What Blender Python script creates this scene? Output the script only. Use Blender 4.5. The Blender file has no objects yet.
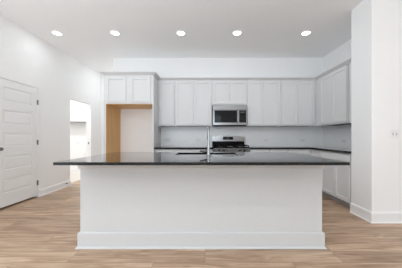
import bpy, bmesh, math
from mathutils import Vector, Matrix

S = bpy.context.scene
COL = S.collection
PI = math.pi

# ---------------------------------------------------------------- camera, world, daylight, exposure
cam_d = bpy.data.cameras.new('camera')
cam = bpy.data.objects.new('camera', cam_d); COL.objects.link(cam)
cam.location = (0, 0, 1.13)
cam.rotation_euler = (PI/2, 0, 0)
cam_d.sensor_width = 36.0
cam_d.lens = 36.0*200.0/402.0
cam_d.shift_x = -4.0/402.0
cam_d.shift_y = 3.0/402.0
cam_d.clip_start = 0.05
S.camera = cam

w = bpy.data.worlds.new('sky'); S.world = w; w.use_nodes = True
bg = w.node_tree.nodes['Background']
bg.inputs[0].default_value = (0.92, 0.96, 1.0, 1)
bg.inputs[1].default_value = 0.4

DAYLIGHT = 36.0      # sky light per rear window
UPLIGHT = 1.0        # uplight added at each rear window to brighten the ceiling
SIDE_FILL = 22.0
SIDE_UPLIGHT = 1.0
LEFT_FILL = 28.0
BOUNCE = 130.0        # photographer's lamp behind the camera, thrown at the ceiling
CAN_POWER = 1.7
LIVING_FILL_POWER = 5.0
HALL_FILL_POWER = 3.0
LAUNDRY_POWER = 24.0
XLW = -3.19
DAY_COLOR = (0.875, 1.0, 1.105)
CAN_COLOR = (0.95, 1.0, 1.03)
def daylight(name, loc, rot, sx, sy, power, color=None):
    l = bpy.data.lights.new(name, 'AREA'); l.shape = 'RECTANGLE'; l.size = sx; l.size_y = sy
    l.energy = power; l.color = color or DAY_COLOR
    o = bpy.data.objects.new(name, l); COL.objects.link(o); o.location = loc; o.rotation_euler = rot
    return o
# daylight through the living side's rear windows; side and left ones are added fill
REAR_WINDOWS = [(-2.0, 1.7), (0.2, 1.7)]       # centre x, width ; z 0.35..2.55
for cx, ww in REAR_WINDOWS:
    daylight('window_daylight', (cx, -4.04, 1.45), (PI/2, 0, 0), ww, 2.2, DAYLIGHT)
    daylight('ceiling_uplight', (cx, -3.95, 0.75), (PI/2+.95, 0, 0), ww, .7, UPLIGHT)
daylight('window_daylight', (5.04, -2.7, 1.5), (PI/2, 0, PI/2), 2.2, 2.1, SIDE_FILL)  # side window added out of view to brighten the left wall
daylight('ceiling_uplight', (4.95, -2.7, 0.85), (PI/2+.95, 0, PI/2), 2.2, .7, SIDE_UPLIGHT)  # uplight added at the side opening for the ceiling

daylight('window_daylight', (XLW, -.9, 1.5), (PI/2, 0, -PI/2), 2.6, 2.1, LEFT_FILL)  # left window added out of view to lift the faces turned towards it
daylight('bounce_lamp', (-1.5, -.8, 0.85), (PI, 0, 0), 3.2, 1.2, BOUNCE)

S.view_settings.view_transform = 'Standard'
S.view_settings.look = 'None'
S.view_settings.gamma = 1.0
S.view_settings.use_curve_mapping = False
S.view_settings.exposure = 0.06
S.cycles.max_bounces = 14
S.cycles.diffuse_bounces = 8
S.cycles.use_denoising = True
S.cycles.sample_clamp_indirect = 8.0

# ---------------------------------------------------------------- materials
def new_mat(name):
    m = bpy.data.materials.new(name); m.use_nodes = True
    nt = m.node_tree; b = nt.nodes['Principled BSDF']
    return m, nt, b
def N(nt, kind, **kw):
    n = nt.nodes.new(kind)
    for k, v in kw.items(): setattr(n, k, v)
    return n
def coords(nt, scale=(1, 1, 1)):
    g = N(nt, 'ShaderNodeNewGeometry'); mp = N(nt, 'ShaderNodeMapping')
    mp.inputs['Scale'].default_value = scale
    nt.links.new(g.outputs['Position'], mp.inputs['Vector'])
    return mp.outputs[0]
def ramp(nt, fac, stops):
    r = N(nt, 'ShaderNodeValToRGB'); e = r.color_ramp.elements
    while len(e) < len(stops): e.new(0.5)
    for i, (p, c) in enumerate(stops):
        e[i].position = p; e[i].color = (*c, 1)
    nt.links.new(fac, r.inputs[0]); return r.outputs[0]
def paint(name, col, rough=0.55, bump=0.03, scale=90.0, var=0.015, spec=0.35):
    m, nt, b = new_mat(name)
    no = N(nt, 'ShaderNodeTexNoise'); no.inputs['Scale'].default_value = scale; no.inputs['Detail'].default_value = 3
    nt.links.new(coords(nt), no.inputs['Vector'])
    lo = tuple(c*(1-var) for c in col); hi = tuple(min(1, c*(1+var)) for c in col)
    nt.links.new(ramp(nt, no.outputs[0], [(0.3, lo), (0.7, hi)]), b.inputs['Base Color'])
    b.inputs['Roughness'].default_value = rough; b.inputs['Specular IOR Level'].default_value = spec
    if bump:
        bp = N(nt, 'ShaderNodeBump'); bp.inputs['Strength'].default_value = bump; bp.inputs['Distance'].default_value = 0.002
        nt.links.new(no.outputs[0], bp.inputs['Height']); nt.links.new(bp.outputs[0], b.inputs['Normal'])
    return m
def metal(name, col, rough=0.3, brushed=True):
    m, nt, b = new_mat(name)
    b.inputs['Base Color'].default_value = (*col, 1); b.inputs['Metallic'].default_value = 1.0
    b.inputs['Roughness'].default_value = rough
    if brushed:
        no = N(nt, 'ShaderNodeTexNoise'); no.inputs['Scale'].default_value = 1.0; no.inputs['Detail'].default_value = 4
        nt.links.new(coords(nt, (6, 300, 400)), no.inputs['Vector'])
        mr = N(nt, 'ShaderNodeMapRange'); mr.inputs[3].default_value = rough*0.75; mr.inputs[4].default_value = rough*1.25
        nt.links.new(no.outputs[0], mr.inputs[0]); nt.links.new(mr.outputs[0], b.inputs['Roughness'])
    return m

M = {}
M['wall'] = paint('wall paint', (0.90, 0.90, 0.90), 0.7)
M['ceiling'] = paint('ceiling paint', (0.93, 0.93, 0.93), 0.85)
M['trim'] = paint('trim paint', (0.88, 0.88, 0.88), 0.4, 0.0)
M['door'] = paint('door paint', (0.86, 0.86, 0.86), 0.45, 0.0)
M['cabinet'] = paint('cabinet paint', (0.72, 0.72, 0.72), 0.42, 0.0)
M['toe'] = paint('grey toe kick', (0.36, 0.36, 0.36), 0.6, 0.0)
M['island'] = paint('island paint', (0.60, 0.60, 0.60), 0.5, 0.01)
M['plastic'] = paint('white plastic', (0.84, 0.84, 0.83), 0.35, 0.0)
M['plastic_dark'] = paint('grey slot plastic', (0.22, 0.22, 0.22), 0.5, 0.0)
M['key'] = paint('dark key', (0.035, 0.035, 0.035), 0.4, 0.0, spec=0.2)
M['steel'] = metal('stainless steel', (0.29, 0.29, 0.29), 0.2)
M['chrome'] = metal('chrome', (0.36, 0.36, 0.365), 0.14, False)
M['nickel'] = metal('satin nickel', (0.22, 0.22, 0.22), 0.35, False)
M['gunmetal'] = metal('dark metal', (0.10, 0.10, 0.10), 0.35, False)
M['black'] = paint('black enamel', (0.004, 0.004, 0.0042), 0.3, 0.0, spec=0.08)
M['iron'] = paint('cast iron', (0.005, 0.005, 0.005), 0.6, 0.05, spec=0.06)
M['raw'] = paint('shade-darkened board', (0.09, 0.08, 0.07), 0.8, 0.0)  # darkened past bare board to stand for shade under the wall cabinets
M['laundry_floor'] = paint('cream floor tile', (0.74, 0.70, 0.64), 0.5, 0.02, 12, 0.03)

m, nt, b = new_mat('dark glass'); M['glass'] = m
b.inputs['Base Color'].default_value = (0.006, 0.006, 0.007, 1); b.inputs['Roughness'].default_value = 0.05
b.inputs['Specular IOR Level'].default_value = 0.22
m, nt, b = new_mat('lamp lens'); M['lens'] = m
b.inputs['Base Color'].default_value = (1, 1, 1, 1)
b.inputs['Emission Color'].default_value = (1, 0.98, 0.95, 1); b.inputs['Emission Strength'].default_value = 6.0
m, nt, b = new_mat('clock digits'); M['digits'] = m
b.inputs['Base Color'].default_value = (0.02, 0.02, 0.02, 1)
b.inputs['Emission Color'].default_value = (0.6, 0.75, 0.8, 1); b.inputs['Emission Strength'].default_value = 0.06

# dark quartz
m, nt, b = new_mat('dark grey quartz'); M['quartz'] = m
no = N(nt, 'ShaderNodeTexNoise'); no.inputs['Scale'].default_value = 260; no.inputs['Detail'].default_value = 2
nt.links.new(coords(nt), no.inputs['Vector'])
nt.links.new(ramp(nt, no.outputs[0], [(0.35, (0.009, 0.009, 0.009)), (0.62, (0.013, 0.0128, 0.0125)), (0.75, (0.04, 0.039, 0.038))]), b.inputs['Base Color'])
b.inputs['Roughness'].default_value = 0.05; b.inputs['IOR'].default_value = 1.25
b.inputs['Coat Weight'].default_value = 0.75; b.inputs['Coat IOR'].default_value = 1.25; b.inputs['Coat Roughness'].default_value = 0.04

# pale grey tile
m, nt, b = new_mat('pale grey tile'); M['tile'] = m
br = N(nt, 'ShaderNodeTexBrick'); br.offset = 0.5
br.inputs['Color1'].default_value = (0.93, 0.93, 0.93, 1); br.inputs['Color2'].default_value = (0.91, 0.91, 0.91, 1)
br.inputs['Mortar'].default_value = (0.84, 0.84, 0.84, 1); br.inputs['Scale'].default_value = 1.0
br.inputs['Mortar Size'].default_value = 0.0015; br.inputs['Brick Width'].default_value = 0.30; br.inputs['Row Height'].default_value = 0.10
g = N(nt, 'ShaderNodeNewGeometry'); sxy = N(nt, 'ShaderNodeSeparateXYZ'); cb = N(nt, 'ShaderNodeCombineXYZ'); ad = N(nt, 'ShaderNodeMath')
nt.links.new(g.outputs['Position'], sxy.inputs[0]); nt.links.new(sxy.outputs[0], ad.inputs[0]); nt.links.new(sxy.outputs[1], ad.inputs[1])
nt.links.new(ad.outputs[0], cb.inputs[0]); nt.links.new(sxy.outputs[2], cb.inputs[1]); nt.links.new(cb.outputs[0], br.inputs['Vector'])
nt.links.new(br.outputs[0], b.inputs['Base Color']); b.inputs['Roughness'].default_value = 0.3

# raw oak-coloured panel
m, nt, b = new_mat('raw maple panel'); M['oak'] = m
no = N(nt, 'ShaderNodeTexNoise'); no.inputs['Scale'].default_value = 1.0; no.inputs['Detail'].default_value = 6; no.inputs['Distortion'].default_value = 0.4
nt.links.new(coords(nt, (10, 40, 1.6)), no.inputs['Vector'])
nt.links.new(ramp(nt, no.outputs[0], [(0.3, (0.62, 0.36, 0.14)), (0.7, (0.78, 0.49, 0.21))]), b.inputs['Base Color'])
b.inputs['Roughness'].default_value = 0.5

# plank floor: long boards laid along x
m, nt, b = new_mat('oak plank floor'); M['floor'] = m
vec = coords(nt)
br = N(nt, 'ShaderNodeTexBrick'); br.offset = 0.37; br.offset_frequency = 3; br.squash = 1.0
br.inputs['Color1'].default_value = (0, 0, 0, 1); br.inputs['Color2'].default_value = (1, 1, 1, 1); br.inputs['Mortar'].default_value = (0.5, 0.5, 0.5, 1)
br.inputs['Scale'].default_value = 1.0; br.inputs['Mortar Size'].default_value = 0.0012; br.inputs['Mortar Smooth'].default_value = 0.0
br.inputs['Brick Width'].default_value = 1.25; br.inputs['Row Height'].default_value = 0.18; br.inputs['Bias'].default_value = 0.0
nt.links.new(vec, br.inputs['Vector'])
# shift the grain per plank
wn = N(nt, 'ShaderNodeVectorMath', operation='MULTIPLY_ADD')
wn.inputs[1].default_value = (17.0, 9.0, 5.0)
nt.links.new(br.outputs[0], wn.inputs[0])
mp = N(nt, 'ShaderNodeMapping'); mp.inputs['Scale'].default_value = (1.7, 17.0, 1)
nt.links.new(vec, mp.inputs['Vector']); nt.links.new(mp.outputs[0], wn.inputs[2])
n1 = N(nt, 'ShaderNodeTexNoise'); n1.inputs['Scale'].default_value = 1.0; n1.inputs['Detail'].default_value = 8; n1.inputs['Roughness'].default_value = 0.6; n1.inputs['Distortion'].default_value = 0.9
nt.links.new(wn.outputs[0], n1.inputs['Vector'])
FLOOR = [(0.0, (0.26, 0.160, 0.098)), (0.38, (0.43, 0.290, 0.190)), (0.62, (0.55, 0.395, 0.275)), (1.0, (0.72, 0.56, 0.42))]
grain = ramp(nt, n1.outputs[0], [(0.28, FLOOR[0][1]), (0.45, FLOOR[1][1]), (0.58, FLOOR[2][1]), (0.75, FLOOR[3][1])])
tone = ramp(nt, br.outputs[0], [(0.0, (0.78, 0.76, 0.745)), (0.5, (0.98, 0.97, 0.965)), (1.0, (1.16, 1.165, 1.17))])
mul = N(nt, 'ShaderNodeMixRGB', blend_type='MULTIPLY'); mul.inputs[0].default_value = 1.0
nt.links.new(grain, mul.inputs[1]); nt.links.new(tone, mul.inputs[2])
# knots
kv = N(nt, 'ShaderNodeMapping'); kv.inputs['Scale'].default_value = (2.3, 7.5, 1); nt.links.new(vec, kv.inputs['Vector'])
vo = N(nt, 'ShaderNodeTexVoronoi'); vo.inputs['Scale'].default_value = 1.0; nt.links.new(kv.outputs[0], vo.inputs['Vector'])
kr = N(nt, 'ShaderNodeMapRange'); kr.inputs[1].default_value = 0.06; kr.inputs[2].default_value = 0.14; kr.inputs[3].default_value = 0.5; kr.inputs[4].default_value = 0.0
nt.links.new(vo.outputs['Distance'], kr.inputs[0])
kmix = N(nt, 'ShaderNodeMixRGB', blend_type='MIX'); kmix.inputs[2].default_value = (0.20, 0.125, 0.08, 1)
nt.links.new(kr.outputs[0], kmix.inputs[0]); nt.links.new(mul.outputs[0], kmix.inputs[1]); mul = kmix
seam = N(nt, 'ShaderNodeMixRGB', blend_type='MIX'); seam.inputs[2].default_value = (0.12, 0.085, 0.06, 1)
nt.links.new(br.outputs['Fac'], seam.inputs[0]); nt.links.new(mul.outputs[0], seam.inputs[1])
nt.links.new(seam.outputs[0], b.inputs['Base Color'])
b.inputs['Roughness'].default_value = 0.42; b.inputs['Specular IOR Level'].default_value = 0.4

# ---------------------------------------------------------------- helpers
class MB:
    """collects shapes in world coordinates; build() links them as one mesh object"""
    def __init__(self): self.bm = bmesh.new()
    def box(self, x0, x1, y0, y1, z0, z1, bevel=0.0):
        x0, x1 = sorted((x0, x1)); y0, y1 = sorted((y0, y1)); z0, z1 = sorted((z0, z1))
        r = bmesh.ops.create_cube(self.bm, size=1.0)
        vs = r['verts']
        for v in vs:
            v.co = Vector((x0+(v.co.x+.5)*(x1-x0), y0+(v.co.y+.5)*(y1-y0), z0+(v.co.z+.5)*(z1-z0)))
        if bevel:
            es = list({e for v in vs for e in v.link_edges})
            bmesh.ops.bevel(self.bm, geom=es, offset=bevel, segments=2, profile=0.5, affect='EDGES')
        return self
    def cyl(self, a, b_, r0, r1=None, seg=24):
        a = Vector(a); b_ = Vector(b_); d = b_-a
        r1 = r0 if r1 is None else r1
        q = Vector((0, 0, 1)).rotation_difference(d.normalized()).to_matrix().to_4x4()
        bmesh.ops.create_cone(self.bm, cap_ends=True, segments=seg, radius1=r0, radius2=r1, depth=d.length,
                              matrix=Matrix.Translation((a+b_)/2) @ q)
        return self
    def tube(self, pts, r, seg=14):
        pts = [Vector(p) for p in pts]; rings = []
        ref = Vector((1, 0, 0))
        for i, p in enumerate(pts):
            t = (pts[min(i+1, len(pts)-1)]-pts[max(i-1, 0)]).normalized()
            u = ref-t*ref.dot(t)
            if u.length < 1e-3: u = Vector((0, 1, 0))-t*t.y
            u.normalize(); v = t.cross(u)
            rings.append([self.bm.verts.new(p+r*(math.cos(2*PI*k/seg)*u+math.sin(2*PI*k/seg)*v)) for k in range(seg)])
        for a, b_ in zip(rings, rings[1:]):
            for k in range(seg): self.bm.faces.new((a[k], a[(k+1) % seg], b_[(k+1) % seg], b_[k]))
        self.bm.faces.new(rings[0][::-1]); self.bm.faces.new(rings[-1])
        return self
    def lathe(self, c, prof, seg=40, axis='z'):
        rings = []
        for r, h in prof:
            if r < 1e-5: rings.append([self.bm.verts.new(Vector(c)+Vector((0, 0, h)))])
            else: rings.append([self.bm.verts.new(Vector(c)+Vector((r*math.cos(2*PI*k/seg), r*math.sin(2*PI*k/seg), h))) for k in range(seg)])
        for a, b_ in zip(rings, rings[1:]):
            for k in range(seg):
                vs = []
                for v in (a[k % len(a)], a[(k+1) % len(a)], b_[(k+1) % len(b_)], b_[k % len(b_)]):
                    if v not in vs: vs.append(v)
                if len(vs) > 2: self.bm.faces.new(vs)
        return self
    def sweep(self, path, prof):
        """prof: closed list of (out, z); path: 2D points, out = to the right of travel"""
        P = [Vector(p) for p in path]; n = len(P); rings = []
        for i in range(n):
            d0 = (P[i]-P[i-1]).normalized() if i else None
            d1 = (P[i+1]-P[i]).normalized() if i < n-1 else None
            nr = lambda d: Vector((d.y, -d.x))
            if d0 is None: off = nr(d1)
            elif d1 is None: off = nr(d0)
            else:
                s = nr(d0)+nr(d1); off = s/(1+nr(d0).dot(nr(d1)))
            rings.append([self.bm.verts.new((P[i].x+off.x*o, P[i].y+off.y*o, z)) for o, z in prof])
        k = len(prof)
        for a, b_ in zip(rings, rings[1:]):
            for j in range(k): self.bm.faces.new((a[j], a[(j+1) % k], b_[(j+1) % k], b_[j]))
        self.bm.faces.new(rings[0]); self.bm.faces.new(rings[-1][::-1])
        return self
    def build(self, name, mat, parent=None, smooth=False):
        bmesh.ops.recalc_face_normals(self.bm, faces=self.bm.faces)
        org = wloc(parent) if parent is not None else None
        if org is None:
            xs = [v.co for v in self.bm.verts]
            lo = Vector([min(v[i] for v in xs) for i in range(3)]); hi = Vector([max(v[i] for v in xs) for i in range(3)])
            org = Vector(((lo.x+hi.x)/2, (lo.y+hi.y)/2, lo.z))
        bmesh.ops.translate(self.bm, verts=self.bm.verts, vec=-org)
        me = bpy.data.meshes.new(name); self.bm.to_mesh(me); self.bm.free()
        if smooth:
            for p in me.polygons: p.use_smooth = True
            me.set_sharp_from_angle(angle=math.radians(35))
        me.materials.append(mat)
        o = bpy.data.objects.new(name, me); COL.objects.link(o)
        if parent is not None: o.parent = parent
        else: o.location = org
        return o
def wloc(o):
    v = Vector((0, 0, 0))
    while o is not None: v += o.location; o = o.parent
    return v
def tag(o, label, cat, group=None):
    o['label'] = label; o['category'] = cat
    if group: o['group'] = group
    return o
def thing(name, loc, label, cat, group=None):
    o = bpy.data.objects.new(name, None); COL.objects.link(o); o.location = loc; o.empty_display_size = 0.1
    return tag(o, label, cat, group)
def struct(name, mb, mat, parent=None, smooth=False):
    o = mb.build(name, mat, parent, smooth)
    if parent is None: o['kind'] = 'structure'
    return o

# ---------------------------------------------------------------- room shell
CH = 3.03                 # ceiling height
XL, XR = -3.15, 2.82      # left wall, right kitchen wall
YB, YH, YREAR = 4.80, 6.05, -4.0
XP = 2.20                 # left face of the wall stub on the right
PY0, PY1 = 2.64, 3.01     # that stub's front and back
T = 0.13
DY0, DY1 = 3.005, 3.765   # closed door in the left wall
OY0, OY1, OZ = 4.67, 5.53, 2.03   # open doorway further along

struct('floor', MB().box(XL-T-0.02, 5.15, YREAR-.15, YH+.15, -.1, 0), M['floor'])
struct('floor_laundry', MB().box(-5.4, XL-T-0.02, 3.9, 6.5, -.1, 0.0), M['laundry_floor'])
struct('ceiling', MB().box(-5.4, 5.15, YREAR-.15, 6.5, CH, CH+.1), M['ceiling'])

mb = MB()
mb.box(XL-T, XL, YREAR, -2.2, 0, CH).box(XL-T, XL, .4, DY0-.02, 0, CH).box(XL-T, XL, -2.2, .4, 0, .45).box(XL-T, XL, -2.2, .4, 2.55, CH)
mb.box(XL-T, XL, DY0-.02, DY1+.02, 2.065, CH)
mb.box(XL-T, XL-.09, DY0-.02, DY1+.02, .12, 2.065)
mb.box(XL-T, XL, DY1+.02, OY0, 0, CH)
mb.box(XL-T, XL, OY0, OY1, OZ, CH)
mb.box(XL-T, XL, OY1, YH, 0, CH)
struct('wall_left', mb, M['wall'])
struct('wall_hall', MB().box(XL-T, -2.2, YH, YH+.12, 0, CH), M['wall'])
struct('wall_back', MB().box(-2.205, XR+.12, YB, YB+.12, 0, CH).box(-2.205, -2.085, YB+.12, YH, 0, CH), M['wall'])
struct('wall_right', MB().box(XR, XR+.12, PY1, YB, 0, CH), M['wall'])
struct('wall_pantry', MB().box(XP, 5.15, PY0, PY1, 0, CH, 0.004), M['wall'])
# living side behind the camera
mb = MB(); xs = XL-T
for cx, ww in REAR_WINDOWS:
    mb.box(xs, cx-ww/2, YREAR-.12, YREAR, 0, CH); xs = cx+ww/2
    mb.box(cx-ww/2, cx+ww/2, YREAR-.12, YREAR, 0, .35).box(cx-ww/2, cx+ww/2, YREAR-.12, YREAR, 2.55, CH)
mb.box(xs, 5.15, YREAR-.12, YREAR, 0, CH)
struct('wall_rear', mb, M['wall'])
mb = MB().box(5.0, 5.15, YREAR, -3.8, 0, CH).box(5.0, 5.15, -1.6, PY0, 0, CH)
mb.box(5.0, 5.15, -3.8, -1.6, 0, .45).box(5.0, 5.15, -3.8, -1.6, 2.55, CH)
struct('wall_living', mb, M['wall'])
for i, (cx, ww) in enumerate(REAR_WINDOWS):
    f = MB()
    x0, x1 = cx-ww/2, cx+ww/2
    for a, b_ in ((x0, x0+.05), (cx-.03, cx+.03), (x1-.05, x1)): f.box(a, b_, YREAR-.02, YREAR+.02, .35, 2.55)
    f.box(x0, x1, YREAR-.02, YREAR+.02, .35, .40).box(x0, x1, YREAR-.02, YREAR+.02, 2.50, 2.55).box(x0, x1, YREAR-.02, YREAR+.02, 1.43, 1.47)
    struct('window_%d' % (i+1), f, M['trim'])
# room seen through the doorway
struct('wall_laundry', MB().box(-5.4, XL-T, 6.3, 6.42, 0, CH).box(-5.4, -5.28, 3.9, 6.3, 0, CH).box(-5.28, XL-T, 3.9, 4.02, 0, CH)
       .box(XL-T-.001, XL-T+.05, YH, 6.3, 0, CH), M['wall'])

# dark cupboard behind the closed door
struct('wall_closet', MB().box(-4.0, XL-T-.001, 2.5, 2.56, 0, 2.6).box(-4.0, XL-T-.001, 3.80, 3.86, 0, 2.6).box(-4.06, -4.0, 2.5, 3.86, 0, 2.6).box(-4.06, XL-T-.001, 2.5, 3.86, 2.6, 2.66).box(-4.06, XL-T-.03, 2.5, 3.86, -.1, -.001), M['wall'])

# baseboards
BBP = lambda h, t: [(0, 0), (t, 0), (t, h-.022), (t-.006, h-.008), (.004, h), (0, h)]
def baseboard(name, paths, h=.13, t=.016, shoe=True):
    mb = MB()
    for p in paths:
        mb.sweep(p, BBP(h, t))
        if shoe: mb.sweep(p, [(t, 0), (t+.012, 0), (t+.010, .010), (t, .016)])
    return struct(name, mb, M['trim'])
baseboard('baseboard_left', [[(XL, YREAR), (XL, DY0-.045)], [(XL, DY1+.03), (XL, OY0)], [(XL, OY1), (XL, YH)]])
baseboard('baseboard_hall', [[(XL, YH), (-2.21, YH), (-2.21, YB)]])
baseboard('baseboard_pantry', [[(XP, PY1), (XP, PY0), (5.0, PY0)]], .145)
baseboard('baseboard_laundry', [[(-5.28, 6.3), (XL-T-.01, 6.3)]])
baseboard('baseboard_alcove', [[(-2.05, YB), (-1.085, YB)]], shoe=False)

# thin jamb round the closed door
mb = MB().box(XL-.09, XL+.004, DY0-.02, DY0-.003, 0, 2.065).box(XL-.09, XL+.004, DY1+.003, DY1+.02, 0, 2.065).box(XL-.09, XL+.004, DY0-.02, DY1+.02, 2.048, 2.065)
struct('trim_1', mb, M['trim'])

# ---------------------------------------------------------------- recessed ceiling lights
def recessed(X, Y, label, group, power):
    t = thing('recessed_light', (X, Y, CH-.012), label, 'ceiling light', group)
    MB().lathe((X, Y, CH), [(.068, -.004), (.074, -.012), (.088, -.011), (.095, 0), (.068, 0), (.068, -.004)]).build('trim_ring', M['trim'], t, True)
    MB().lathe((X, Y, CH), [(0, -.006), (.068, -.006), (.068, -.001), (0, -.001)]).build('lens', M['lens'], t, True)
    l = bpy.data.lights.new('bulb', 'AREA'); l.shape = 'DISK'; l.size = .10; l.energy = power; l.color = CAN_COLOR; l.spread = math.radians(180)
    lo = bpy.data.objects.new('bulb', l); COL.objects.link(lo); lo.parent = t; lo.location = (0, 0, -.008)
for px, label in [(57, 'round recessed ceiling light nearest the left wall'), (115, 'round recessed ceiling light second from the left wall'),
        (181, 'round recessed ceiling light in the middle of the row'), (237, 'round recessed ceiling light second from the right, above the microwave side'),
        (306, 'round recessed ceiling light nearest the right wall')]:
    recessed((px-205)/200*3.65, 3.65, label, 'recessed lights in the ceiling', CAN_POWER)
recessed(-2.42, 5.55, 'added unseen ceiling light round the corner in the side hall', None, HALL_FILL_POWER)  # unseen light added to brighten the far left wall
for Y in (0.2, -2.2):       # unseen fittings added behind the camera to fill the room with light
    for X in (-1.7, -.2, 1.3): recessed(X, Y, 'added unseen ceiling light over the living side of the room', 'added unseen lights over the living side', LIVING_FILL_POWER)
l = bpy.data.lights.new('laundry_bulb', 'AREA'); l.shape = 'DISK'; l.size = .3; l.energy = LAUNDRY_POWER
lo = bpy.data.objects.new('laundry_bulb', l); COL.objects.link(lo); lo.location = (-4.1, 5.1, CH-.06)
t = thing('ceiling_lamp', (-4.1, 5.1, CH-.05), 'flat round ceiling lamp in the room beyond the doorway', 'ceiling light')
MB().lathe((-4.1, 5.1, CH), [(0, -.05), (.16, -.045), (.18, -.02), (.18, 0), (0, 0)]).build('diffuser', M['lens'], t, True)

# ---------------------------------------------------------------- closed five-panel door
d = bpy.data.objects.new('door_1', None); COL.objects.link(d); d.location = (XL-.02, (DY0+DY1)/2, 0.012)
d['kind'] = 'structure'; d['label'] = 'white five panel interior door, closed, in the left wall'; d['category'] = 'door'
zb = [.012, .25]; z = .25
PZ = []
for k in range(5): PZ.append((.245+k*.365, .245+k*.365+.215))
DZT = 2.045
mb = MB(); xf, xb = XL-.004, XL-.042
mb.box(xb, xf-.012, DY0, DY1, .030, DZT)
mb.box(xf-.02, xf, DY0, DY0+.118, .030, DZT, .002).box(xf-.02, xf, DY1-.118, DY1, .030, DZT, .002)
rails = [.030]+[v for p in PZ for v in p]+[DZT]
for a, b_ in zip(rails[0::2], rails[1::2]): mb.box(xf-.02, xf, DY0+.117, DY1-.117, a, b_, .002)
slab = mb.build('slab', M['door'], d)
for a, b_ in PZ:      # raised field of each panel
    q = MB(); y0, y1 = DY0+.118, DY1-.118
    vs = [[q.bm.verts.new((x, yy, zz)) for yy, zz in ((y0+i, a+i), (y1-i, a+i), (y1-i, b_-i), (y0+i, b_-i))] for x, i in ((xf-.013, .0), (xf-.011, .012), (xf-.004, .032))]
    for r0, r1 in zip(vs, vs[1:]):
        for k in range(4): q.bm.faces.new((r0[k], r0[(k+1) % 4], r1[(k+1) % 4], r1[k]))
    q.bm.faces.new(vs[-1]); q.bm.faces.new(vs[0][::-1])
    q.build('panel', M['door'], d)
for zc in (1.78, 1.03, .27):
    MB().cyl((XL+.004, DY1+.004, zc-.045), (XL+.004, DY1+.004, zc+.045), .008).box(XL-.003, XL+.001, DY1-.016, DY1+.018, zc-.044, zc+.044).build('hinge', M['nickel'], d, True)
h = MB().cyl((xf, DY0+.05, .945), (xf+.008, DY0+.05, .945), .031).cyl((xf+.007, DY0+.05, .945), (xf+.036, DY0+.05, .945), .011)
h.cyl((xf+.034, DY0+.05, .945), (xf+.044, DY0+.05, .945), .017, .027).cyl((xf+.043, DY0+.05, .945), (xf+.056, DY0+.05, .945), .027, .024).cyl((xf+.055, DY0+.05, .945), (xf+.060, DY0+.05, .945), .024, .014)
h.build('door_knob', M['nickel'], d, True)
t = thing('door_stop', (XL+.016, 4.51, .075), 'small spring door stop on the left baseboard beside the doorway', 'door stop')
MB().cyl((XL+.014, 4.51, .085), (XL+.02, 4.51, .085), .014).tube([(XL+.02, 4.51, .085), (XL+.075, 4.50, .083)], .006).build('spring', M['nickel'], t, True)
MB().cyl((XL+.075, 4.50, .083), (XL+.092, 4.497, .083), .009).build('rubber_tip', M['plastic'], t, True)

# ---------------------------------------------------------------- cabinets
DT = .022          # door thickness
class Plane:
    """u runs along the front, d goes into the wall from the door face"""
    def __init__(self, axis, f): self.axis = axis; self.f = f
    def box(self, mb, u0, u1, d0, d1, z0, z1, bevel=0):
        if self.axis == 'y': mb.box(u0, u1, self.f+d0, self.f+d1, z0, z1, bevel)
        else: mb.box(self.f+d0, self.f+d1, u0, u1, z0, z1, bevel)
        return mb
def shaker(pl, u0, u1, z0, z1, root, rail=.05, name='door'):
    mb = MB(); B = .0015
    pl.box(mb, u0, u0+rail, 0, DT, z0, z1, B); pl.box(mb, u1-rail, u1, 0, DT, z0, z1, B)
    pl.box(mb, u0+rail-.001, u1-rail+.001, 0, DT, z1-rail, z1, B); pl.box(mb, u0+rail-.001, u1-rail+.001, 0, DT, z0, z0+rail, B)
    pl.box(mb, u0+rail-.002, u1-rail+.002, .015, DT-.001, z0+rail-.002, z1-rail+.002)
    return mb.build(name, M['cabinet'], root)
def slabfront(pl, u0, u1, z0, z1, root, name='drawer'):
    return pl.box(MB(), u0, u1, 0, DT, z0, z1, .002).build(name, M['cabinet'], root)
def upper(pl, u0, u1, z0, z1, depth, doors, label, name='wall_cabinet', dz=(.028, .05)):
    um = (u0+u1)/2
    loc = (um, pl.f+depth/2, z0) if pl.axis == 'y' else (pl.f+depth/2, um, z0)
    t = thing(name, loc, label, 'cabinet', 'white shaker wall cabinets')
    e = .0008
    mb = MB()
    pl.box(mb, u0+e, u1-e, DT+.001, depth, z0+.016, z1)
    pl.box(mb, u0+e, u1-e, DT+.001, DT+.02, z0, z0+.0125); pl.box(mb, u0+e, u0+.018, DT+.02, depth, z0, z0+.0125); pl.box(mb, u1-.018, u1-e, DT+.02, depth, z0, z0+.0125)
    mb.build('carcass', M['cabinet'], t)
    o = pl.box(MB(), u0+.019, u1-.019, DT+.021, depth-.001, z0+.004, z0+.0155).build('underside', M['raw'], t); o['label'] = 'unpainted underside with shade put into its colour'
    for a, b_ in doors: shaker(pl, a, b_, z0+dz[0], z1-dz[1], t)
    return t
UZ0, UZ1 = 1.372, 2.43
PB = Plane('y', 4.465); UD = YB-4.465
PR = Plane('x', 2.465); URD = XR-2.465
upper(PB, -1.055, -.675, UZ0, UZ1, UD, [(-1.025, -.69)], 'narrow single door white wall cabinet beside the refrigerator alcove')
upper(PB, -.675, .158, UZ0, UZ1, UD, [(-.66, -.2595), (-.2545, .138)], 'two door white wall cabinet left of the microwave')
upper(PB, .158, .938, 1.832, UZ1, UD, [(.180, .5465), (.5515, .918)], 'short two door white wall cabinet above the microwave')
upper(PB, .938, 1.69, UZ0, UZ1, UD, [(.955, 1.307), (1.312, 1.672)], 'two door white wall cabinet right of the microwave')
upper(PB, 1.69, 2.442, UZ0, UZ1, UD, [(1.712, 2.068), (2.073, 2.425)], 'two door white wall cabinet in the back corner')
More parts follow.
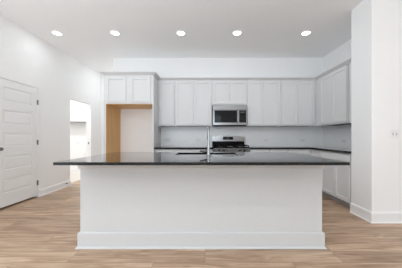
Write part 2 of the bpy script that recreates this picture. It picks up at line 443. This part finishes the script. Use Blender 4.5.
upper(PR, 3.475, 4.30, UZ0, UZ1, URD, [(3.49, 3.878), (3.883, 4.28)], 'two door white wall cabinet on the right wall by the corner')
t = thing('filler_panel', (2.6, 3.23, UZ0), 'plain white filler panel between the right wall cabinet and the wall stub', 'filler panel')
MB().box(2.487, 2.507, PY1+.003, 3.452, UZ0, UZ1).box(2.507, XR-.011, PY1+.003, 3.45, UZ1-.02, UZ1).build('strip', M['cabinet'], t)
t = thing('corner_filler', (2.45, 4.47, UZ0), 'plain white corner filler strip joining the two runs of wall cabinets', 'filler panel')
MB().box(2.443, 2.48, 4.487, 4.52, UZ0, UZ1).box(2.487, 2.52, 4.302, 4.52, UZ0, UZ1).build('strip', M['cabinet'], t)

# refrigerator surround
PF = Plane('y', 4.085)
FX0, FX1 = -2.077, -1.056
t = thing('refrigerator_surround', ((FX0+FX1)/2, 4.45, 0), 'tall white refrigerator surround with raw wood lined alcove and two doors on top', 'cabinet')
MB().box(FX0, FX0+.042, 4.105, YB-.002, 0, UZ1).build('side_panel', M['cabinet'], t)
MB().box(FX1-.024, FX1, 4.105, YB-.002, 0, UZ1).build('side_panel', M['cabinet'], t)
o = MB().box(FX0+.042, FX0+.048, 4.108, YB-.002, 0, 1.803).build('inner_lining', M['oak'], t); o['label'] = 'raw wood lining'
o = MB().box(FX0+.042, FX1-.024, 4.107, YB-.002, 1.803, 1.812).build('underside', M['oak'], t); o['label'] = 'raw wood underside'
MB().box(FX0+.042, FX1-.024, 4.105, YB-.002, 1.812, UZ1).build('carcass', M['cabinet'], t)
shaker(PF, -2.02, -1.617, 1.845, 2.365, t); shaker(PF, -1.525, -1.122, 1.845, 2.365, t)

# crown moulding over the whole run
mb = MB()
prof = [(0, UZ1-.028), (.010, UZ1-.028), (.012, UZ1-.024), (.056, UZ1+.010), (.060, UZ1+.012), (.060, UZ1+.018), (0, UZ1+.018)]
yf, yb, xr = 4.105, 4.486, 2.486
mb.sweep([(FX0, YB-.02), (FX0, yf), (FX1, yf), (FX1, yb), (xr, yb), (xr, PY1+.003)], prof)
tag(mb.build('crown_moulding', M['cabinet']), 'slim white crown moulding running along the tops of all wall cabinets', 'moulding')

# base cabinets
BZ = .877
PBB = Plane('y', 4.175)
PRB = Plane('x', 2.205)
def base(pl, u0, u1, back, label, doors, drawers, toe_u=None):
    um = (u0+u1)/2; dep = back-pl.f
    loc = (um, pl.f+dep/2, 0) if pl.axis == 'y' else (pl.f+dep/2, um, 0)
    t = thing('base_cabinet', loc, label, 'cabinet', 'white base cabinets')
    e = .0008
    dep -= .013; mb = MB(); pl.box(mb, u0+e, u1-e, DT+.001, dep, .105, BZ); mb.build('carcass', M['cabinet'], t)
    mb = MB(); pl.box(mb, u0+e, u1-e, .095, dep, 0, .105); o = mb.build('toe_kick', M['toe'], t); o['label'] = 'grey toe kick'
    for a, b_ in doors: shaker(pl, a, b_, .118, .655, t)
    for a, b_ in drawers: slabfront(pl, a, b_, .668, .860, t)
    return t
base(PBB, -1.055, -.665, YB, 'narrow white base cabinet beside the refrigerator alcove', [(-1.015, -.68)], [(-1.015, -.68)])
base(PBB, -.665, .163, YB, 'wide white base cabinet left of the range', [(-.65, -.258), (-.245, .148)], [(-.65, -.258), (-.245, .148)])
base(PBB, .937, 1.735, YB, 'white base cabinet right of the range', [(.952, 1.33), (1.343, 1.72)], [(.952, 1.33), (1.343, 1.72)])
base(PBB, 1.735, 2.20, YB, 'white corner base cabinet under the right end of the back counter', [(1.75, 2.13)], [(1.75, 2.13)])
base(PRB, 3.842, 4.17, XR, 'white base cabinet on the right wall next to the corner', [(3.857, 4.13)], [(3.857, 4.13)])
base(PRB, PY1+.035, 3.842, XR, 'wide white two door base cabinet on the right wall beside the wall stub', [(3.052, 3.420), (3.426, 3.827)], [(3.052, 3.827)])

t = thing('corner_filler', (2.21, 4.18, 0), 'plain white corner post between the back and right base cabinets', 'filler panel')
MB().box(2.2015, 2.224, 4.172, 4.194, .105, BZ).build('strip', M['cabinet'], t)

# worktops on the walls
CT0, CT1 = .878, .914
mb = MB().box(-1.055, .166, 4.145, YB-.012, CT0, CT1, .003)
tag(mb.build('countertop', M['quartz']), 'dark grey stone countertop between the refrigerator alcove and the range', 'countertop')
mb = MB()
v = [(.934, 4.145), (2.175, 4.145), (2.175, PY1+.003), (XR-.012, PY1+.003), (XR-.012, YB-.012), (.934, YB-.012)]
lo = [mb.bm.verts.new((x, y, CT0)) for x, y in v]; hi = [mb.bm.verts.new((x, y, CT1)) for x, y in v]
mb.bm.faces.new(lo); mb.bm.faces.new(hi)
for k in range(6): mb.bm.faces.new((lo[k], lo[(k+1) % 6], hi[(k+1) % 6], hi[k]))
tag(mb.build('countertop', M['quartz']), 'dark grey corner countertop right of the range turning along the right wall', 'countertop')

tag(MB().box(-1.055, XR, YB-.010, YB-.0005, CT1+.0005, UZ0-.001).build('backsplash', M['tile']), 'pale grey tile backsplash on the back wall behind the range', 'backsplash')
tag(MB().box(XR-.010, XR-.0005, PY1+.003, YB-.0105, .915, UZ0-.001).build('backsplash', M['tile']), 'pale grey tile backsplash on the right wall', 'backsplash')

# ---------------------------------------------------------------- outlets and switches
def outlet(axis, u, f, z, label, kind='outlet', wide=.072, vertical=True):
    """axis y: plate faces -y at y=f; x: faces -x; X: faces +x"""
    mp = {'y': lambda a, dd, zz: (u+a, f-dd, zz), 'x': lambda a, dd, zz: (f-dd, u+a, zz), 'X': lambda a, dd, zz: (f+dd, u+a, zz)}[axis]
    t = thing('switch_plate' if kind == 'switch' else 'wall_outlet', mp(0, 0, z), label, 'light switch' if kind == 'switch' else 'outlet')
    def bx(a0, a1, d0, d1, z0, z1, bev=0):
        p, q = mp(a0, d0, z0), mp(a1, d1, z1)
        return MB().box(p[0], q[0], p[1], q[1], p[2], q[2], bev)
    hw, hh = (wide/2, .058) if vertical else (.058, wide/2)
    bx(-hw, hw, 0, .006, z-hh, z+hh, .002).build('plate', M['plastic'], t)
    if kind == 'switch':
        for a in (-.023, .023):
            bx(a-.006, a+.006, .006, .0068, z-.014, z+.014).build('slot', M['plastic_dark'], t)
            bx(a-.0045, a+.0045, .006, .016, z-.002, z+.010, .001).build('toggle', M['plastic'], t)
    else:
        for s in (-.02, .02):
            a, zz = (0, z+s) if vertical else (s, z)
            r = bx(a-.015, a+.015, .006, .0085, zz-.015, zz+.015, .002).build('receptacle', M['plastic'], t)
            for q in (-.006, .006): bx(a+q-.0015, a+q+.0015, .0085, .009, zz-.004, zz+.006).build('slot', M['plastic_dark'], r)
    return t
outlet('y', 2.50, PY0, 1.17, 'white double switch plate on the wall stub at the right', 'switch', .118)
outlet('y', -.90, YB-.010, 1.06, 'white outlet on the backsplash near the refrigerator alcove', vertical=False)
outlet('y', -.16, YB-.010, 1.06, 'white outlet on the backsplash left of the range', vertical=False)
outlet('y', 1.46, YB-.010, 1.05, 'white outlet on the backsplash right of the range', vertical=False)
outlet('y', 2.33, YB-.010, 1.05, 'white outlet on the backsplash near the back right corner', vertical=False)
outlet('x', 4.05, XR-.010, 1.05, 'white outlet on the right wall backsplash', vertical=False)
outlet('y', -4.0, 6.3, .94, 'white outlet on the wall seen through the doorway, higher of the two', vertical=False)
outlet('y', -3.78, 6.3, .56, 'white outlet on the wall seen through the doorway, lower of the two')
t = thing('strike_plate', (XL-.07, OY1-.001, .96), 'small dark metal strike plate on the doorway jamb', 'strike plate')
MB().box(XL-.085, XL-.055, OY1-.003, OY1-.0005, .93, .99).build('plate', M['nickel'], t)

# wall cabinet in the room beyond
PL = Plane('y', 6.0)
upper(PL, -4.35, XL-T-.01, 1.585, 2.35, .30, [(-4.335, -3.30)], 'white wall cabinet seen through the doorway in the left wall', dz=(.01, .02))

# ---------------------------------------------------------------- microwave
MX0, MX1, MYF = .172, .924, 4.395
MZ0, MZ1 = 1.362, 1.824
t = thing('microwave', ((MX0+MX1)/2, 4.6, MZ0), 'stainless over-the-range microwave with black window and control panel', 'microwave')
MB().box(MX0, MX1, MYF+.03, YB-.012, MZ0, MZ1, .003).build('body', M['steel'], t)
MB().box(MX0, MX1, MYF+.002, MYF+.029, MZ1-.095, MZ1, .004).build('top_grille', M['steel'], t)
dr = MB().box(MX0, .728, MYF, MYF+.029, MZ0+.03, MZ1-.097, .004).build('door', M['steel'], t)
MB().box(MX0+.035, .700, MYF-.003, MYF+.001, MZ0+.085, MZ1-.108, .001).build('window', M['glass'], dr)
MB().tube([(.716, MYF-.002, MZ0+.075), (.716, MYF-.035, MZ0+.085), (.716, MYF-.035, MZ1-.12), (.716, MYF-.002, MZ1-.11)], .0105).build('handle', M['chrome'], dr, True)
cp = MB().box(.730, MX1, MYF+.001, MYF+.029, MZ0+.03, MZ1-.097, .003).build('control_panel', M['steel'], t)
MB().box(.752, MX1-.02, MYF-.002, MYF+.001, MZ0+.085, MZ1-.108, .001).build('touch_pad', M['glass'], cp)
MB().box(.775, MX1-.045, MYF-.003, MYF-.0018, MZ1-.165, MZ1-.135).build('clock_display', M['digits'], cp)
for r in range(4):
    for c in range(3):
        MB().box(.775+c*.036, .797+c*.036, MYF-.003, MYF-.0018, MZ0+.10+r*.036, MZ0+.118+r*.036).build('button', M['key'], cp)
MB().box(MX0+.01, MX1-.01, MYF+.012, MYF+.029, MZ0, MZ0+.028, .003).build('bottom_vent', M['black'], t)

# ---------------------------------------------------------------- gas range
RX0, RX1 = .171, .929
RY0, RY1 = 4.10, YB-.014
t = thing('gas_range', ((RX0+RX1)/2, 4.45, 0), 'stainless gas range with black grates and arched back panel', 'range')
MB().box(RX0, RX1, RY0+.045, RY1, .06, .895, .002).build('body', M['steel'], t)
for x in (RX0+.05, RX1-.05):
    for y in (RY0+.11, RY1-.06): MB().cyl((x, y, 0), (x, y, .061), .02).build('foot', M['black'], t)
MB().box(RX0, RX1, RY0+.02, RY1-.09, .896, .918, .004).build('cooktop', M['black'], t)
# arched back panel
mb = MB(); n = 16; ys = (RY1-.085, RY1)
xs = [RX0+(RX1-RX0)*k/n for k in range(n+1)]
top = [1.14+.026*(1-((k-n/2)/(n/2))**2) - (.012 if k in (0, n) else 0) for k in range(n+1)]
def panel(zlow, tops, y0, y1, name, mat, par):
    mb = MB(); R = []
    for y in (y0, y1): R.append(([mb.bm.verts.new((x, y, zlow)) for x in xs], [mb.bm.verts.new((x, y, z)) for x, z in zip(xs, tops)]))
    for k in range(n):
        for lo_, hi_ in R: mb.bm.faces.new((lo_[k], lo_[k+1], hi_[k+1], hi_[k]))
        mb.bm.faces.new((R[0][1][k], R[0][1][k+1], R[1][1][k+1], R[1][1][k])); mb.bm.faces.new((R[0][0][k], R[0][0][k+1], R[1][0][k+1], R[1][0][k]))
    for k in (0, n): mb.bm.faces.new((R[0][0][k], R[0][1][k], R[1][1][k], R[1][0][k]))
    return mb.build(name, mat, par)
bgd = panel(1.03, top, ys[0], ys[1], 'backguard', M['steel'], t)
MB().box(RX0, RX1, ys[0]+.006, ys[1], .896, 1.03).build('lower_panel', M['black'], bgd)
MB().box(.423, .660, ys[0]-.004, ys[0]+.001, 1.065, 1.135, .002).build('display_panel', M['glass'], bgd)
MB().box(.51, .57, ys[0]-.0055, ys[0]-.0035, 1.095, 1.117).build('clock_display', M['digits'], bgd)
for k in range(6): MB().box(.44+k*.036, .455+k*.036, ys[0]-.0055, ys[0]-.0035, 1.075, 1.083).build('button', M['key'], bgd)
# burners and grates
for x in (RX0+.17, (RX0+RX1)/2, RX1-.17):
    for y in ((RY0+.19, RY1-.23) if x != (RX0+RX1)/2 else (RY0+.31,)):
        bu = MB().lathe((x, y, .918), [(0, 0), (.055, 0), (.05, .008), (0, .008)]).build('burner', M['steel'], t, True)
        MB().lathe((x, y, .926), [(0, .012), (.03, .012), (.036, .006), (.036, 0), (0, 0)]).build('burner_cap', M['iron'], bu, True)
third = (RX1-RX0-.03)/3
for k in range(3):
    x0 = RX0+.015+k*third+.003; x1 = x0+third-.006; y0, y1 = RY0+.045, RY1-.105
    mb = MB(); zt = .958; r = .007
    for x in (x0+r, x1-r): mb.box(x-r, x+r, y0, y1, zt-.014, zt, .002)
    for y in (y0+r, (y0+y1)/2, y1-r): mb.box(x0, x1, y-r, y+r, zt-.014, zt, .002)
    xm = (x0+x1)/2
    mb.box(xm-r, xm+r, y0, y1, zt-.012, zt, .002)
    for f in (.27, .73):
        yy = y0+(y1-y0)*f; mb.box(x0, x1, yy-r*.8, yy+r*.8, zt-.012, zt, .002)
    for x in (x0+r, x1-r):
        for y in (y0+r, y1-r): mb.box(x-r, x+r, y-r, y+r, .917, zt-.01)
    mb.build('grate', M['iron'], t)
# control strip, knobs, oven door, drawer
MB().box(RX0, RX1, RY0+.012, RY0+.044, .79, .897, .004).build('control_strip', M['steel'], t)
for x in (.29, .385, .715, .81):
    kn = MB().cyl((x, RY0+.012, .852), (x, RY0-.018, .852), .024, .020).build('knob', M['black'], t, True)
    MB().box(x-.004, x+.004, RY0-.026, RY0-.017, .832, .872, .001).build('grip', M['steel'], kn)
dr = MB().box(RX0+.004, RX1-.004, RY0+.005, RY0+.044, .26, .783, .004).build('oven_door', M['steel'], t)
MB().box(RX0+.09, RX1-.09, RY0+.002, RY0+.007, .36, .66, .001).build('window', M['glass'], dr)
MB().tube([(RX0+.06, RY0+.006, .735), (RX0+.06, RY0-.04, .735), (RX1-.06, RY0-.04, .735), (RX1-.06, RY0+.006, .735)], .011).build('handle', M['steel'], dr, True)
MB().box(RX0+.004, RX1-.004, RY0+.01, RY0+.044, .075, .253, .004).build('drawer', M['steel'], t)

# ---------------------------------------------------------------- island
IX0, IX1, IY0, IY1 = -1.278, 1.20, 2.05, 2.84
t = thing('kitchen_island', ((IX0+IX1)/2, (IY0+IY1)/2, 0), 'long white kitchen island base with a flat panelled back', 'kitchen island')
SX0, SX1, SY0, SY1 = -.365, .41, 2.36, 2.76       # sink opening
mb = MB().box(IX0, IX1, IY0, IY0+.10, 0, .887).box(IX0, IX0+.10, IY0+.10, IY1-.10, 0, .887).box(IX1-.10, IX1, IY0+.10, IY1-.10, 0, .887)
mb.box(IX0, IX1, IY1-.10, IY1, .10, .887).box(IX0, IX1, IY0+.1, IY1-.08, 0, .10)
mb.build('body', M['island'], t)
loop = lambda p: [(IX1-.3, IY1), (IX1, IY1), (IX1, IY0), (IX0, IY0), (IX0, IY1), (IX0+.3, IY1)][::-1] if False else [(IX0, IY1), (IX0, IY0), (IX1, IY0), (IX1, IY1)]
mb = MB().sweep(loop(0), [(0, 0), (.018, 0), (.018, .148), (.012, .157), (0, .157)])
mb.sweep(loop(0), [(.018, 0), (.034, 0), (.032, .007), (.026, .013), (.018, .016)])
mb.build('baseboard', M['island'], t)
MB().sweep(loop(0), [(0, .803), (.010, .803), (.012, .815), (.018, .820), (.018, .886), (0, .886)]).build('top_rail', M['island'], t)
PI_ = [(IX0+.02+k*.61, IX0+.02+k*.61+.60) for k in range(4)]
for a, b_ in PI_: MB().box(a, b_, IY1, IY1+.02, .13, .86, .002).build('door', M['cabinet'], t)

CX0, CX1, CY0, CY1, CZ0, CZ1 = -1.30, 1.24, 1.71, 2.88, .8875, .914
mb = MB()
ox = [CX0, SX0, SX1, CX1]; oy = [CY0, SY0, SY1, CY1]
g2 = [[[mb.bm.verts.new((x, y, z)) for z in (CZ0, CZ1)] for y in oy] for x in ox]
for i in range(3):
    for j in range(3):
        if i == 1 and j == 1: continue
        for k in (0, 1): mb.bm.faces.new((g2[i][j][k], g2[i+1][j][k], g2[i+1][j+1][k], g2[i][j+1][k]))
def wallq(a, b_): mb.bm.faces.new((a[0], b_[0], b_[1], a[1]))
for i in range(3):
    wallq(g2[i][0], g2[i+1][0]); wallq(g2[i][3], g2[i+1][3]); wallq(g2[0][i], g2[0][i+1]); wallq(g2[3][i], g2[3][i+1])
wallq(g2[1][1], g2[2][1]); wallq(g2[1][2], g2[2][2]); wallq(g2[1][1], g2[1][2]); wallq(g2[2][1], g2[2][2])
o = tag(mb.build('island_countertop', M['quartz']), 'long dark grey stone countertop on the white island', 'countertop')
bv = o.modifiers.new('edge', 'BEVEL'); bv.width = .003; bv.segments = 2; bv.limit_method = 'ANGLE'

# undermount sink
t = thing('sink', ((SX0+SX1)/2, (SY0+SY1)/2, .68), 'stainless undermount sink set in the island countertop', 'sink')
mb = MB(); e = .004; zt = .887; zb_ = .69; th = .006
a0, a1, c0, c1 = SX0-e, SX1+e, SY0-e, SY1+e
mb.box(a0-th, a0, c0-th, c1+th, zb_-th, zt).box(a1, a1+th, c0-th, c1+th, zb_-th, zt).box(a0, a1, c0-th, c0, zb_-th, zt).box(a0, a1, c1, c1+th, zb_-th, zt).box(a0, a1, c0, c1, zb_-th, zb_)
mb.build('basin', M['steel'], t)
MB().lathe(((SX0+SX1)/2, (SY0+SY1)/2, zb_), [(0, .002), (.03, .002), (.042, .004), (.045, 0), (0, 0)]).build('drain', M['nickel'], t, True)
# faucet
FX, FY = .040, 2.275
t = thing('faucet', (FX, FY, CZ1), 'tall chrome gooseneck faucet behind the island sink', 'faucet')
MB().lathe((FX, FY, CZ1), [(0, 0), (.027, 0), (.027, .006), (.019, .012), (.017, .09), (.013, .10), (0, .10)]).build('base', M['chrome'], t, True)
pts = [(FX, FY, CZ1+.09), (FX, FY, CZ1+.25)]
R_ = .10; zc = CZ1+.25
for k in range(1, 15):
    a = PI*k/14*.93; pts.append((FX, FY+R_-R_*math.cos(a), zc+R_*math.sin(a)))
MB().tube(pts, .0125).build('neck', M['chrome'], t, True)
pe = Vector(pts[-1]); dv = (pe-Vector(pts[-2])).normalized()
MB().cyl(pe, pe+dv*.09, .0145, .017).build('spray_head', M['chrome'], t, True)
hd = MB().cyl((FX-.010, FY, CZ1+.050), (FX-.040, FY, CZ1+.050), .0165)
hd.cyl((FX-.038, FY, CZ1+.050), (FX-.100, FY, CZ1+.056), .0125, .009)
o = hd.build('handle', M['gunmetal'], t, True); o['label'] = 'dark metal lever'
